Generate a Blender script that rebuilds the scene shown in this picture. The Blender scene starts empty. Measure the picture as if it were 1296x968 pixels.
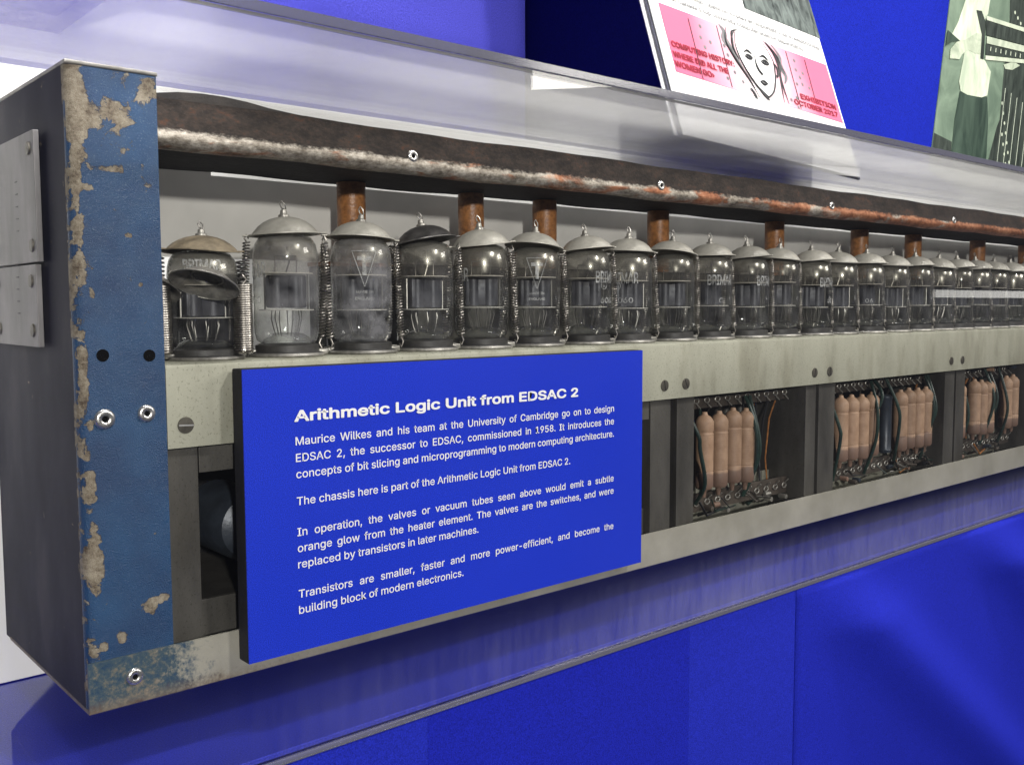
import bpy, bmesh, math, random, os
from mathutils import Vector, Matrix
random.seed(7)
R = math.radians
scene = bpy.context.scene
col = scene.collection

# ------------------------------------------------------------------ camera, world, lights, exposure
cam_d = bpy.data.cameras.new('camera'); cam = bpy.data.objects.new('camera', cam_d); col.objects.link(cam)
yaw, pitch, roll = 0.714043, -0.0790725, -0.00305325
fwd = Vector((math.sin(yaw)*math.cos(pitch), math.cos(yaw)*math.cos(pitch), math.sin(pitch)))
rt = Vector((math.cos(yaw), -math.sin(yaw), 0)); up = rt.cross(fwd)
rt2 = rt*math.cos(roll) + up*math.sin(roll); up2 = -rt*math.sin(roll) + up*math.cos(roll)
cam.matrix_world = Matrix(((rt2.x, up2.x, -fwd.x, 0), (rt2.y, up2.y, -fwd.y, -0.45), (rt2.z, up2.z, -fwd.z, 0), (0, 0, 0, 1)))
cam_d.sensor_width = 36; cam_d.lens = 36*1232.06/1296; cam_d.clip_start = 0.01; cam_d.clip_end = 60
scene.camera = cam

world = bpy.data.worlds.new('World'); scene.world = world; world.use_nodes = True
bg = world.node_tree.nodes['Background']; bg.inputs[0].default_value = (0.62, 0.66, 0.85, 1); bg.inputs[1].default_value = 0.06

def area(name, loc, target, power, sx, sy=None, color=(1, 1, 1), spread=180):
    l = bpy.data.lights.new(name, 'AREA'); l.energy = power; l.color = color; l.spread = R(spread)
    if sy: l.shape = 'RECTANGLE'; l.size = sx; l.size_y = sy
    else: l.shape = 'DISK'; l.size = sx
    o = bpy.data.objects.new(name, l); col.objects.link(o); o.location = loc
    o.rotation_euler = (Vector(target) - Vector(loc)).to_track_quat('-Z', 'Y').to_euler()
    return o
def spot(name, loc, target, power, angle, blend, radius, color=(1, 1, 1)):
    l = bpy.data.lights.new(name, 'SPOT'); l.energy = power; l.spot_size = R(angle); l.spot_blend = blend
    l.shadow_soft_size = radius; l.color = color
    o = bpy.data.objects.new(name, l); col.objects.link(o); o.location = loc
    o.rotation_euler = (Vector(target) - Vector(loc)).to_track_quat('-Z', 'Y').to_euler()
    return o
area('ceiling_lamp', (1.0, -1.6, 1.36), (0.5, 0, 0), 26, 0.20, color=(1.0, 0.97, 0.92))
area('window_light', (2.3, -1.5, 0.95), (0.6, 0, 0.03), 24, 0.9, 0.6, color=(1.0, 0.96, 0.88))
area('room_lamp', (-0.62, -2.35, 0.50), (0.35, 0.1, 0.02), 56, 0.12, color=(1.0, 0.97, 0.90))
area('backboard_fill', (0.75, -0.22, 1.25), (0.85, 0.16, 0.08), 8, 1.7, 0.08, color=(1.0, 0.98, 0.93), spread=80)  # added fill that brightens the backing board, no known source
spot('spot_lamp', (0.14, -0.40, 0.80), (0.175, 0.10, 0.106), 90, 15, 0.9, 0.02, (1, 0.98, 0.95))
spot('board_fill', (0.20, 0.22, 1.35), (0.42, 0.65, 0.42), 29, 50, 0.6, 0.08, (0.95, 0.95, 1))  # added fill aimed at the rear felt board to brighten it
strip = area('strip_lamp', (4.15, -1.17, 0.035), (4.15, 0.0, 0.035), 0.35, 1.8, 0.026, (1, 0.98, 0.92))

scene.view_settings.view_transform = 'Standard'; scene.view_settings.look = 'None'
scene.view_settings.exposure = 0.0; scene.view_settings.gamma = 1.0
cy = scene.cycles
cy.transparent_max_bounces = 64; cy.max_bounces = 10; cy.diffuse_bounces = 4; cy.glossy_bounces = 6; cy.transmission_bounces = 8
cy.use_denoising = True; cy.denoiser = 'OPENIMAGEDENOISE'; cy.denoising_input_passes = 'RGB_ALBEDO_NORMAL'; cy.denoising_prefilter = 'ACCURATE'; cy.caustics_reflective = False; cy.caustics_refractive = False
cy.sample_clamp_indirect = 4.0; cy.sample_clamp_direct = 0

# ------------------------------------------------------------------ material helpers
class NT:
    def __init__(s, name):
        s.m = bpy.data.materials.new(name); s.m.use_nodes = True; s.t = s.m.node_tree
        s.t.nodes.clear(); s.out = s.n('ShaderNodeOutputMaterial')
    def n(s, typ, **kw):
        nd = s.t.nodes.new(typ)
        for k, v in kw.items():
            if k.startswith('i_'):
                key = k[2:].replace('_', ' '); nd.inputs[key].default_value = v
            else: setattr(nd, k, v)
        return nd
    def l(s, a, b): s.t.links.new(a, b)
    def coord(s, kind='Object', scale=(1, 1, 1), loc=(0, 0, 0)):
        tc = s.n('ShaderNodeTexCoord'); mp = s.n('ShaderNodeMapping')
        mp.inputs['Scale'].default_value = scale; mp.inputs['Location'].default_value = loc
        s.l(tc.outputs[kind], mp.inputs['Vector']); return mp.outputs['Vector']
    def noise(s, vec, scale, detail=4, rough=.55, dist=0):
        nd = s.n('ShaderNodeTexNoise'); nd.inputs['Scale'].default_value = scale; nd.inputs['Detail'].default_value = detail
        nd.inputs['Roughness'].default_value = rough; nd.inputs['Distortion'].default_value = dist
        s.l(vec, nd.inputs['Vector']); return nd.outputs['Fac']
    def ramp(s, fac, stops, interp='LINEAR'):
        r = s.n('ShaderNodeValToRGB'); r.color_ramp.interpolation = interp
        el = r.color_ramp.elements
        while len(el) < len(stops): el.new(0.5)
        for e, (p, c) in zip(el, stops):
            e.position = p; e.color = c if len(c) == 4 else (*c, 1)
        s.l(fac, r.inputs['Fac']); return r.outputs['Color']
    def math(s, op, a, b=None, c=None, clamp=False):
        nd = s.n('ShaderNodeMath', operation=op); nd.use_clamp = clamp
        for i, v in enumerate((a, b, c)):
            if v is None: continue
            if isinstance(v, (int, float)): nd.inputs[i].default_value = v
            else: s.l(v, nd.inputs[i])
        return nd.outputs[0]
    def mix(s, fac, a, b, typ='MIX'):
        nd = s.n('ShaderNodeMix', data_type='RGBA', blend_type=typ)
        for i, v in ((0, fac), (6, a), (7, b)):
            if isinstance(v, (int, float)): nd.inputs[i].default_value = v
            elif isinstance(v, tuple): nd.inputs[i].default_value = v if len(v) == 4 else (*v, 1)
            else: s.l(v, nd.inputs[i])
        return nd.outputs[2]
    def sep(s, vec):
        nd = s.n('ShaderNodeSeparateXYZ'); s.l(vec, nd.inputs[0]); return nd.outputs
    def bump(s, h, strength=.3, dist=.001):
        b = s.n('ShaderNodeBump'); b.inputs['Strength'].default_value = strength; b.inputs['Distance'].default_value = dist
        s.l(h, b.inputs['Height']); return b.outputs['Normal']
    def pbsdf(s, color=None, rough=.5, metal=0., normal=None, coat=0., coat_rough=.05, spec=.5):
        p = s.n('ShaderNodeBsdfPrincipled')
        for key, v in (('Base Color', color), ('Roughness', rough), ('Metallic', metal), ('Normal', normal), ('Coat Weight', coat), ('Coat Roughness', coat_rough), ('Specular IOR Level', spec)):
            if v is None: continue
            if isinstance(v, (int, float)): p.inputs[key].default_value = v
            elif isinstance(v, tuple): p.inputs[key].default_value = v if len(v) == 4 else (*v, 1)
            else: s.l(v, p.inputs[key])
        return p
    def n_comb(s, t):
        c = s.n('ShaderNodeCombineXYZ')
        for i in range(3): s.l(t, c.inputs[i])
        return c.outputs[0]
    def done(s, shader):
        s.l(shader.outputs[0], s.out.inputs['Surface']); return s.m

VARY = ('dusty_grey_cap', 'dark_anode', 'valve_socket', 'dark_green_wire', 'brown_tag_board', 'socket_rim')
def simple(name, color, rough=.5, metal=0., var=.25, scale=60, bump=0., coat=0., spec=.5):
    k = NT(name); v = k.coord()
    n = k.noise(v, scale, 5)
    lo = tuple(c*(1-var) for c in color); hi = tuple(min(1, c*(1+var)) for c in color)
    c = k.ramp(n, [(.3, lo), (.7, hi)])
    oi = k.n('ShaderNodeObjectInfo'); t = k.math('ADD', .82, k.math('MULTIPLY', oi.outputs['Random'], .36))
    if name in VARY: c = k.mix(1.0, c, k.n_comb(t), 'MULTIPLY')
    nm = k.bump(k.noise(v, scale*8, 3), bump, .0005) if bump else None
    r = k.math('ADD', k.math('MULTIPLY', k.noise(v, scale*1.7, 3), .25), rough-.12)
    return k.done(k.pbsdf(c, r, metal, nm, coat, spec=spec))

def glass(name, tint=(1, 1, 1), ior=1.5, rough=0.0, boost=1.0, edge=None, haze=0.0):
    k = NT(name)
    geo = k.n('ShaderNodeNewGeometry')
    iv = k.math('ADD', ior, k.math('MULTIPLY', geo.outputs['Backfacing'], 1/ior-ior))
    fr = k.n('ShaderNodeFresnel'); k.l(iv, fr.inputs['IOR'])
    f = k.math('MULTIPLY', fr.outputs[0], boost, clamp=True)
    tr = k.n('ShaderNodeBsdfTransparent'); tr.inputs[0].default_value = (*tint, 1)
    if edge:
        lw = k.n('ShaderNodeLayerWeight'); lw.inputs[0].default_value = .5
        k.l(k.mix(k.math('POWER', lw.outputs['Facing'], 3.0), tint, edge), tr.inputs[0])
    gl = k.n('ShaderNodeBsdfGlossy'); gl.inputs['Roughness'].default_value = rough
    mx = k.n('ShaderNodeMixShader'); k.l(f, mx.inputs[0]); k.l(tr.outputs[0], mx.inputs[1]); k.l(gl.outputs[0], mx.inputs[2])
    if haze:
        v = k.coord(); oi = k.n('ShaderNodeObjectInfo'); hz = k.math('MULTIPLY', k.math('ADD', .5, oi.outputs['Random']) if 'valve' in name else 1.0, k.math('MULTIPLY', k.ramp(k.noise(v, 9 if 'valve' not in name else 70, 5), [(.35, (0, 0, 0)), (.75, (1, 1, 1))]), haze*1.6))
        df = k.n('ShaderNodeBsdfDiffuse'); df.inputs[0].default_value = (.8, .8, .85, 1)
        tl = k.n('ShaderNodeBsdfTranslucent'); tl.inputs[0].default_value = (.85, .85, .86, 1); ad = k.n('ShaderNodeMixShader'); ad.inputs[0].default_value = .5; k.l(df.outputs[0], ad.inputs[1]); k.l(tl.outputs[0], ad.inputs[2])
        m2 = k.n('ShaderNodeMixShader'); k.l(hz, m2.inputs[0]); k.l(mx.outputs[0], m2.inputs[1]); k.l(ad.outputs[0], m2.inputs[2])
        mx = m2
    return k.done(mx)

M = {}
def post_paint():
    k = NT('chipped_blue_paint'); v = k.coord(); x, y, z = k.sep(v)
    big = k.noise(v, 95, 6, .62, .6); fine = k.noise(v, 420, 4)
    left = k.math('SUBTRACT', 1.0, k.math('DIVIDE', k.math('SUBTRACT', x, .1393), .0105), clamp=True)      # worn outer corner
    top = k.math('MULTIPLY', k.math('SUBTRACT', z, .058), 26, clamp=True)
    onfront = k.math('LESS_THAN', y, .0155)
    cor = k.math('MULTIPLY', left, k.math('LESS_THAN', y, .0185))
    low = k.noise(k.coord(scale=(1, 1, .45), loc=(3, 1, 2)), 60, 3)
    s = k.math('ADD', big, k.math('MULTIPLY', cor, k.math('ADD', -.12, k.math('MULTIPLY', low, .62))))
    s = k.math('ADD', s, k.math('MULTIPLY', top, k.math('MULTIPLY', onfront, .135)))
    def blob(cx, cz, rx, rz, amt):
        dx = k.math('DIVIDE', k.math('SUBTRACT', x, cx), rx); dz = k.math('DIVIDE', k.math('SUBTRACT', z, cz), rz)
        d = k.math('SQRT', k.math('ADD', k.math('MULTIPLY', dx, dx), k.math('MULTIPLY', dz, dz)))
        return k.math('MULTIPLY', k.math('SUBTRACT', 1.0, d, clamp=True), amt)
    for b in ((.1585, .0865, .014, .010, .22), (.1745, .0965, .007, .009, .26), (.156, .0625, .013, .0035, .3), (.1435, .085, .006, .03, .3), (.1425, -.030, .0035, .020, .42), (.1432, -.085, .0042, .012, .42),
              (.1445, -.118, .005, .022, .42), (.1685, -.1445, .0085, .0055, .38), (.1755, -.141, .006, .004, .4), (.155, -.157, .0045, .006, .4), (.1475, -.159, .0028, .003, .4),
              (.1425, .045, .003, .03, .3), (.1475, .0535, .006, .003, .4), (.164, .033, .003, .002, .35), (.1475, .006, .0025, .005, .35), (.1445, -.055, .003, .005, .35), (.170, .01, .0022, .002, .33)):
        s = k.math('ADD', s, k.math('MULTIPLY', onfront, blob(*b)))
    s = k.math('ADD', s, k.math('ADD', k.math('MULTIPLY', fine, .10), k.math('MULTIPLY', k.math('SUBTRACT', k.noise(v, 1100, 3), .5), .10)))
    chip = k.ramp(s, [(.735, (0, 0, 0)), (.755, (1, 1, 1))])
    rust = k.noise(v, 150, 5)
    bare = k.ramp(k.math('ADD', k.math('MULTIPLY', rust, .6), k.math('MULTIPLY', k.noise(v, 700, 3, .7), .4)), [(.36, (.06, .04, .024)), (.46, (.165, .135, .095)), (.62, (.30, .265, .20))])
    blue = k.ramp(k.noise(v, 40, 5), [(.3, (.004, .029, .090)), (.7, (.009, .056, .145))])
    spk = k.ramp(k.noise(v, 1300, 2), [(.62, (0, 0, 0)), (.70, (1, 1, 1))])
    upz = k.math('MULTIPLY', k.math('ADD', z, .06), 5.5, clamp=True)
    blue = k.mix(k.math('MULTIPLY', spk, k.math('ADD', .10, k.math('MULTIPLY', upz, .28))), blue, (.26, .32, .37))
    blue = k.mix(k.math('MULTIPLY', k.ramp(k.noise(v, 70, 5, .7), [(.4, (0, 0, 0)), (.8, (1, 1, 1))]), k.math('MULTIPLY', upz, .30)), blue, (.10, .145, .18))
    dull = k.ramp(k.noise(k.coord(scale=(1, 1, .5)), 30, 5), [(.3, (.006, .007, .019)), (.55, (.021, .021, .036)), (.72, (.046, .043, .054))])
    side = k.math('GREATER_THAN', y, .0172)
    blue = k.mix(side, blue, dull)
    rim = k.ramp(s, [(.715, (0, 0, 0)), (.738, (1, 1, 1)), (.758, (0, 0, 0))])
    c = k.mix(chip, blue, bare)
    c = k.mix(k.math('MULTIPLY', rim, .75), c, (.045, .035, .028))
    lump = k.n('ShaderNodeTexVoronoi'); lump.inputs['Scale'].default_value = 2200; k.l(v, lump.inputs['Vector'])
    h = k.math('ADD', k.math('MULTIPLY', lump.outputs['Distance'], .9), k.math('MULTIPLY', k.noise(v, 1500, 3), 1.2))
    h = k.math('SUBTRACT', h, k.math('MULTIPLY', chip, 1.5))
    rough = k.mix(k.math('MAXIMUM', chip, side), (.30, .30, .30), (.62, .62, .62))
    h = k.math('MULTIPLY', h, k.math('SUBTRACT', 1.0, k.math('MULTIPLY', side, .85)))
    return k.done(k.pbsdf(c, rough, 0.0, k.bump(h, .6, .0004), spec=k.math('SUBTRACT', .38, k.math('MULTIPLY', side, .2))))
M['post'] = post_paint()

def rail_metal():
    k = NT('rusty_rail_metal'); v = k.coord(); x, y, z = k.sep(v)
    sv = k.coord(scale=(.35, 1, 1))
    n1 = k.noise(sv, 60, 6, .65, .5); n2 = k.noise(k.coord(scale=(.5, 1, 1), loc=(5, 2, 0)), 110, 6, .65)
    n3 = k.noise(k.coord(scale=(.6, 1, 1), loc=(1, 7, 3)), 420, 5, .75)
    mott = k.math('ADD', k.math('MULTIPLY', n2, .5), k.math('MULTIPLY', n3, .5))
    silver = k.ramp(mott, [(.38, (.10, .08, .06)), (.50, (.30, .27, .225)), (.62, (.56, .52, .45))])
    copper = k.ramp(mott, [(.38, (.07, .03, .018)), (.50, (.30, .12, .06)), (.64, (.50, .27, .16))])
    grow = k.math('SUBTRACT', k.math('MULTIPLY', k.math('SUBTRACT', x, .2), .26, clamp=True), .04)
    worn = k.mix(k.ramp(k.math('ADD', n1, grow), [(.53, (0, 0, 0)), (.62, (1, 1, 1))]), silver, copper)
    dark = k.ramp(mott, [(.36, (.009, .007, .006)), (.47, (.020, .015, .012)), (.56, (.038, .028, .022)), (.64, (.075, .034, .020))])
    band = k.math('SUBTRACT', z, k.math('ADD', k.math('MULTIPLY', k.math('SUBTRACT', n1, .5), .007), k.math('MULTIPLY', k.math('SUBTRACT', n3, .5), .005)))
    up = k.ramp(k.math('MULTIPLY', k.math('SUBTRACT', band, .0704), 50), [(.62, (0, 0, 0)), (.72, (1, 1, 1))])
    under = k.math('GREATER_THAN', y, .0200)
    dark = k.mix(under, dark, (.006, .005, .005))  # underside painted near black to deepen its shade
    f = k.math('MAXIMUM', up, under)
    c = k.mix(f, worn, dark)
    met = k.mix(f, (.55, .55, .55), (.0, .0, .0))
    rg = k.math('ADD', k.math('ADD', .32, k.math('MULTIPLY', n3, .4)), k.math('MULTIPLY', f, .22))
    return k.done(k.pbsdf(c, rg, met, spec=.22, normal=k.bump(k.math('ADD', k.noise(v, 500, 4), k.math('MULTIPLY', n1, 2.0)), .5, .0007)))
M['rail'] = rail_metal()

def alu(name, lo, hi, metal=.25, rough=.55, spk=True):
    k = NT(name); v = k.coord()
    c = k.ramp(k.noise(k.coord(scale=(1, 1, .3)), 30, 6, .65), [(.3, lo), (.7, hi)])
    if spk:
        sp = k.ramp(k.noise(v, 700, 2), [(.31, (.66, .65, .62)), (.41, (1, 1, 1))])
        c = k.mix(1.0, c, sp, 'MULTIPLY')
        st = k.ramp(k.noise(k.coord(scale=(1, 1, .35)), 45, 5), [(.34, (.72, .70, .66)), (.5, (1, 1, 1))])
        c = k.mix(.8, c, st, 'MULTIPLY')
    return k.done(k.pbsdf(c, rough, metal, k.bump(k.noise(v, 900, 3), .25, .0003)))
M['plate'] = alu('speckled_aluminium', (.275, .275, .215), (.365, .365, .290))
M['tin'] = alu('dull_grey_sheet', (.040, .038, .034), (.105, .100, .088), .3, .5, True)
M['nameplate'] = alu('worn_name_plate', (.09, .087, .085), (.26, .25, .25), .15, .5, False)
M['tray'] = alu('dull_tray_metal', (.22, .22, .18), (.34, .34, .28))
def front_strip():
    k = NT('stained_bottom_strip'); v = k.coord(); x, y, z = k.sep(v)
    n = k.math('ADD', k.math('MULTIPLY', k.noise(v, 130, 6, .65, .3), .6), k.math('MULTIPLY', k.noise(v, 600, 4, .7), .4))
    al = k.ramp(k.noise(v, 16, 6, .6), [(.3, (.26, .25, .20)), (.7, (.42, .405, .34))])
    blue = k.ramp(n, [(.38, (.018, .055, .11)), (.50, (.06, .095, .115)), (.58, (.17, .16, .13)), (.66, (.27, .21, .15))])
    rust = k.ramp(n, [(.3, (.10, .05, .02)), (.7, (.30, .25, .18))])
    a = k.ramp(k.math('ADD', k.math('DIVIDE', k.math('SUBTRACT', x, .139), .09), k.math('MULTIPLY', k.math('SUBTRACT', n, .5), 1.1)), [(.42, (0, 0, 0)), (.62, (1, 1, 1))])
    c = k.mix(a, blue, al)
    b = k.math('MULTIPLY', k.ramp(k.math('ADD', k.math('MULTIPLY', k.math('SUBTRACT', z, -.19), 55), n), [(.5, (1, 1, 1)), (.85, (0, 0, 0))]), k.math('SUBTRACT', .8, k.math('MULTIPLY', k.math('SUBTRACT', x, .16), 4.5), clamp=True))
    c = k.mix(b, c, rust)
    return k.done(k.pbsdf(c, .5, .25, k.bump(k.noise(v, 600, 4), .35, .0004)))
M['strip'] = front_strip()

def front_acrylic():
    m = glass('clear_front_acrylic', (.985, .985, .99), 1.49, 0.0, .85, haze=.0025)
    k = NT.__new__(NT); k.m = m; k.t = m.node_tree
    old = [l.from_socket for l in k.t.links if l.to_node.type == 'OUTPUT_MATERIAL'][0]
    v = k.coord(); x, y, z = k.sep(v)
    streak = k.noise(k.coord(scale=(1, 1, .16)), 130, 5, .65)  # pale streaked haze low on the pane stands in for a room reflection
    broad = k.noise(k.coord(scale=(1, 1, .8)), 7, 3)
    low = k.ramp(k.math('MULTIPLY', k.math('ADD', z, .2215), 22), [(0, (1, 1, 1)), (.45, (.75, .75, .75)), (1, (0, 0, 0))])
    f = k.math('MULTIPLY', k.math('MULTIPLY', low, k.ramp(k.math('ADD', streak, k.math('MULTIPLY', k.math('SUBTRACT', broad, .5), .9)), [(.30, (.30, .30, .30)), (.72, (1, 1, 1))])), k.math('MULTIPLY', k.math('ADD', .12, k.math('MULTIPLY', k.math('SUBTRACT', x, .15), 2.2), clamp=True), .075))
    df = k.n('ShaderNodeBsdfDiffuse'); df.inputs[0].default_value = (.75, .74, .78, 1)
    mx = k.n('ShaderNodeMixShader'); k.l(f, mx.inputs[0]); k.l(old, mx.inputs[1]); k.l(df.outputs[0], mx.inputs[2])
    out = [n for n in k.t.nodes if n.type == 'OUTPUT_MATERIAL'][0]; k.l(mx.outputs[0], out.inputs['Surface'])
    return m
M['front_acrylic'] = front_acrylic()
M['acrylic'] = glass('clear_acrylic', (.985, .985, .99), 1.49, 0.0, .85, haze=.0025)
M['acrylic_top'] = glass('clear_acrylic_lid', (.97, .97, .985), 1.49, 0.01, 1.45, haze=.10)
def acr_edge():
    k = NT('polished_acrylic_edge')
    tr = k.n('ShaderNodeBsdfTransparent'); tr.inputs[0].default_value = (.75, .77, .85, 1)
    gl = k.n('ShaderNodeBsdfGlossy'); gl.inputs['Roughness'].default_value = .12
    df = k.n('ShaderNodeBsdfDiffuse'); df.inputs[0].default_value = (.20, .20, .27, 1)
    m1 = k.n('ShaderNodeMixShader'); m1.inputs[0].default_value = .45; k.l(tr.outputs[0], m1.inputs[1]); k.l(df.outputs[0], m1.inputs[2])
    fr = k.n('ShaderNodeLayerWeight'); fr.inputs[0].default_value = .35
    m2 = k.n('ShaderNodeMixShader'); k.l(fr.outputs['Fresnel'], m2.inputs[0]); k.l(m1.outputs[0], m2.inputs[1]); k.l(gl.outputs[0], m2.inputs[2])
    return k.done(m2)
M['acrylic_edge'] = acr_edge()
M['valve_glass'] = glass('valve_glass', (.93, .94, .93), 1.5, 0.0, 1.15, edge=(.38, .39, .37), haze=.045)
def getter():
    k = NT('getter_silvering'); v = k.coord(); x, y, z = k.sep(v)
    n = k.noise(v, 160, 4)
    f = k.ramp(k.math('ADD', k.math('MULTIPLY', k.math('SUBTRACT', z, k.math('ADD', .042, k.math('MULTIPLY', k.n('ShaderNodeObjectInfo').outputs['Random'], .009))), 60), k.math('MULTIPLY', k.math('SUBTRACT', n, .5), .5)), [(0.15, (0, 0, 0)), (1.0, (.72, .72, .72))])
    gl = k.pbsdf((.36, .34, .29), .27, .6)
    tr = k.n('ShaderNodeBsdfTransparent'); tr.inputs[0].default_value = (.92, .90, .87, 1)
    m = k.n('ShaderNodeMixShader'); k.l(f, m.inputs[0]); k.l(tr.outputs[0], m.inputs[1]); k.l(gl.outputs[0], m.inputs[2])
    return k.done(m)
M['getter'] = getter()
M['cap'] = simple('dusty_grey_cap', (.46, .445, .39), .5, .2, .2, 120, .2)
M['cap_dirty'] = simple('brown_dirty_cap', (.22, .18, .12), .75, 0, .4, 180, .6)
M['cap_dull'] = simple('dull_hanging_cap', (.20, .19, .17), .5, .3, .5, 220, .4)
M['cap_dark'] = simple('tarnished_cap', (.13, .125, .12), .4, .6, .4, 150, .3)
M['anode'] = simple('dark_anode', (.045, .046, .055), .45, .3, .3, 200)
M['mica'] = simple('mica', (.55, .53, .48), .35, 0, .15, 200)
M['wire'] = simple('bright_wire', (.26, .25, .23), .35, 1.0, .2, 300)
M['spring'] = simple('spring_steel', (.34, .32, .29), .34, 1.0, .25, 300)
M['base'] = simple('valve_socket', (.035, .034, .032), .5, .1, .4, 150, .2)
M['baserim'] = simple('socket_rim', (.30, .29, .26), .4, .6, .4, 200, .2)
M['painted_haze_glass'] = glass('painted_haze_valve_glass', (.93, .94, .93), 1.5, 0.0, 1.15, edge=(.50, .51, .48), haze=.25)  # haze put into the glass imitates a reflection in the front pane
def worn_print():
    k = NT('worn_white_print'); v = k.coord()
    f = k.ramp(k.noise(v, 260, 4, .6), [(.35, (.75, .75, .75)), (.62, (.18, .18, .18))])
    d = k.pbsdf((.50, .51, .50), .6); t = k.n('ShaderNodeBsdfTransparent'); m = k.n('ShaderNodeMixShader')
    k.l(f, m.inputs[0]); k.l(t.outputs[0], m.inputs[1]); k.l(d.outputs[0], m.inputs[2]); return k.done(m)
M['print'] = worn_print()
M['steel'] = simple('rivet_metal', (.62, .61, .58), .28, .9, .2, 300, .15)
M['screw'] = simple('screw_metal', (.10, .092, .075), .45, .6, .3, 300, .2)
M['slot'] = simple('screw_slot', (.02, .018, .015), .7)
M['slot_bright'] = simple('bright_slot', (.6, .6, .58), .3, .6)
M['hole'] = simple('hole_dark', (.003, .003, .003), .95, spec=.02)
def post_brown():
    k = NT('brown_sleeve'); v = k.coord(); x, y, z = k.sep(v)
    c = k.ramp(k.noise(v, 350, 5), [(.3, (.17, .065, .02)), (.7, (.38, .165, .05))])
    return k.done(k.pbsdf(c, .38, 0, k.bump(k.noise(v, 700, 3), .5, .0005)))
M['brown'] = post_brown()
M['black'] = simple('black_rubber', (.012, .012, .013), .5, 0, .4, 120, .2)
M['tape'] = simple('dark_brown_tape', (.020, .016, .013), .6, 0, .6, 90, .4)
M['bare'] = simple('bare_worn_steel', (.25, .24, .22), .4, .35, .35, 90, .2)
M['blackfoam'] = simple('black_board_edge', (.008, .008, .010), .75, 0, .3, 200, .2)
def resist():
    k = NT('pink_ceramic'); v = k.coord(); x, y, z = k.sep(v)
    base = k.ramp(k.noise(v, 120, 5), [(.3, (.27, .165, .10)), (.7, (.39, .255, .165))])
    dark = (.17, .105, .075, 1)
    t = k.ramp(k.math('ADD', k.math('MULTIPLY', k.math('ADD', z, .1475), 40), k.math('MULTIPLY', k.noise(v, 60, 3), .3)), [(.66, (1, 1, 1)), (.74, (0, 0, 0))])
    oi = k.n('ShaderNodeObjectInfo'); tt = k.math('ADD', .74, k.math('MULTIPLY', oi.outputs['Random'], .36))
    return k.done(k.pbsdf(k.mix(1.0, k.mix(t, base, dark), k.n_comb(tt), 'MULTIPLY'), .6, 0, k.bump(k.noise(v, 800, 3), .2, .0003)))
M['resistor'] = resist()
M['capdark'] = simple('dark_blue_capacitor', (.03, .038, .05), .4, .2, .3, 90, .2)
M['tag'] = simple('brown_tag_board', (.045, .036, .028), .55, 0, .4, 90, .2)
M['green'] = simple('dark_green_wire', (.012, .028, .022), .4, 0, .4, 150)
M['rearstrip'] = simple('grey_rear_sheet', (.52, .51, .475), .55, .1, .12, 20)
M['reardark'] = simple('dark_rear_sheet', (.125, .12, .105), .5, .3, .4, 30)
M['rearblack'] = simple('added_block_black', (.010, .010, .011), .5, .2, .4, 40)
M['white'] = simple('white_foam_board', (.88, .88, .84), .7, 0, .03, 12)
def felt(name, color, rough=.9, sc=1500, coat=0, cr=.1, sheen=True):
    k = NT(name); v = k.coord()
    n = k.noise(v, sc, 2, .7)
    c = k.ramp(n, [(.25, tuple(a*.5 for a in color)), (.75, tuple(min(1, a*1.5) for a in color))])
    big = k.ramp(k.noise(v, 5, 4), [(.3, (.9, .9, .9)), (.7, (1, 1, 1))])
    c = k.mix(1.0, c, big, 'MULTIPLY')
    return k.done(k.pbsdf(c, rough, 0, k.bump(n, .4, .0008), coat, cr, spec=.12))
M['sign'] = felt('blue_sign_paper', (.0115, .036, .54), .42, 1800)
M['felt_a'] = felt('lit_display_felt', (.085, .085, .56), .95, 700)  # felt made paler to paint in strong light
M['felt_b'] = felt('shaded_display_felt', (.004, .005, .085), .95, 900)  # felt made darker to paint in the shade on the turned board
M['felt_c'] = felt('royal_blue_felt', (.006, .016, .34), .9, 900)
M['skirt_a'] = felt('blue_skirt_board', (.008, .014, .33), .8, 1300)
M['skirt_b'] = felt('reflection_tone_skirt_board', (.0115, .020, .365), .8, 1300)  # paler tone paints in reflections on the plinth front
M['skirt_c'] = felt('light_band_cloth_blue', (.009, .016, .34), .8, 1300)
M['base_blue'] = felt('glossy_blue_base', (.026, .036, .42), .45, 1300, coat=1.0, cr=.03)
M['paper'] = simple('white_paper', (.82, .82, .82), .6, 0, .02, 30)
M['grey_paper'] = simple('grey_print_ink', (.16, .16, .17), .6, 0, .2, 300)
M['ink'] = simple('black_ink', (.03, .03, .035), .6)
M['red_ink'] = simple('crimson_ink', (.28, .008, .03), .6)
def pink():
    k = NT('pink_print'); v = k.coord(); x, y, z = k.sep(v)
    t = k.math('ABSOLUTE', x)
    f = k.math('ADD', k.math('MULTIPLY', t, 8.5), k.math('MULTIPLY', k.noise(v, 18, 4), .35))
    c = k.ramp(f, [(.24, (.80, .73, .75)), (.60, (.74, .36, .45)), (1.05, (.62, .12, .22))])
    return k.done(k.pbsdf(c, .6))
M['pink'] = pink()
def photo(name, a, b, sc, st=(1, 1, 1)):
    k = NT(name); v = k.coord(scale=st)
    c = k.ramp(k.noise(v, sc, 6, .65, 1.0), [(.35, a), (.65, b)])
    return k.done(k.pbsdf(c, .45))
M['crowd'] = photo('crowd_photo', (.010, .014, .014), (.16, .19, .18), 60, (1.6, 1, .5))
M['ph_wall'] = photo('photo_wall_tone', (.10, .15, .11), (.22, .30, .22), 14)
M['ph_shirt'] = photo('photo_shirt_tone', (.42, .50, .38), (.72, .78, .62), 25, (1.5, 1, .5))
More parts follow.
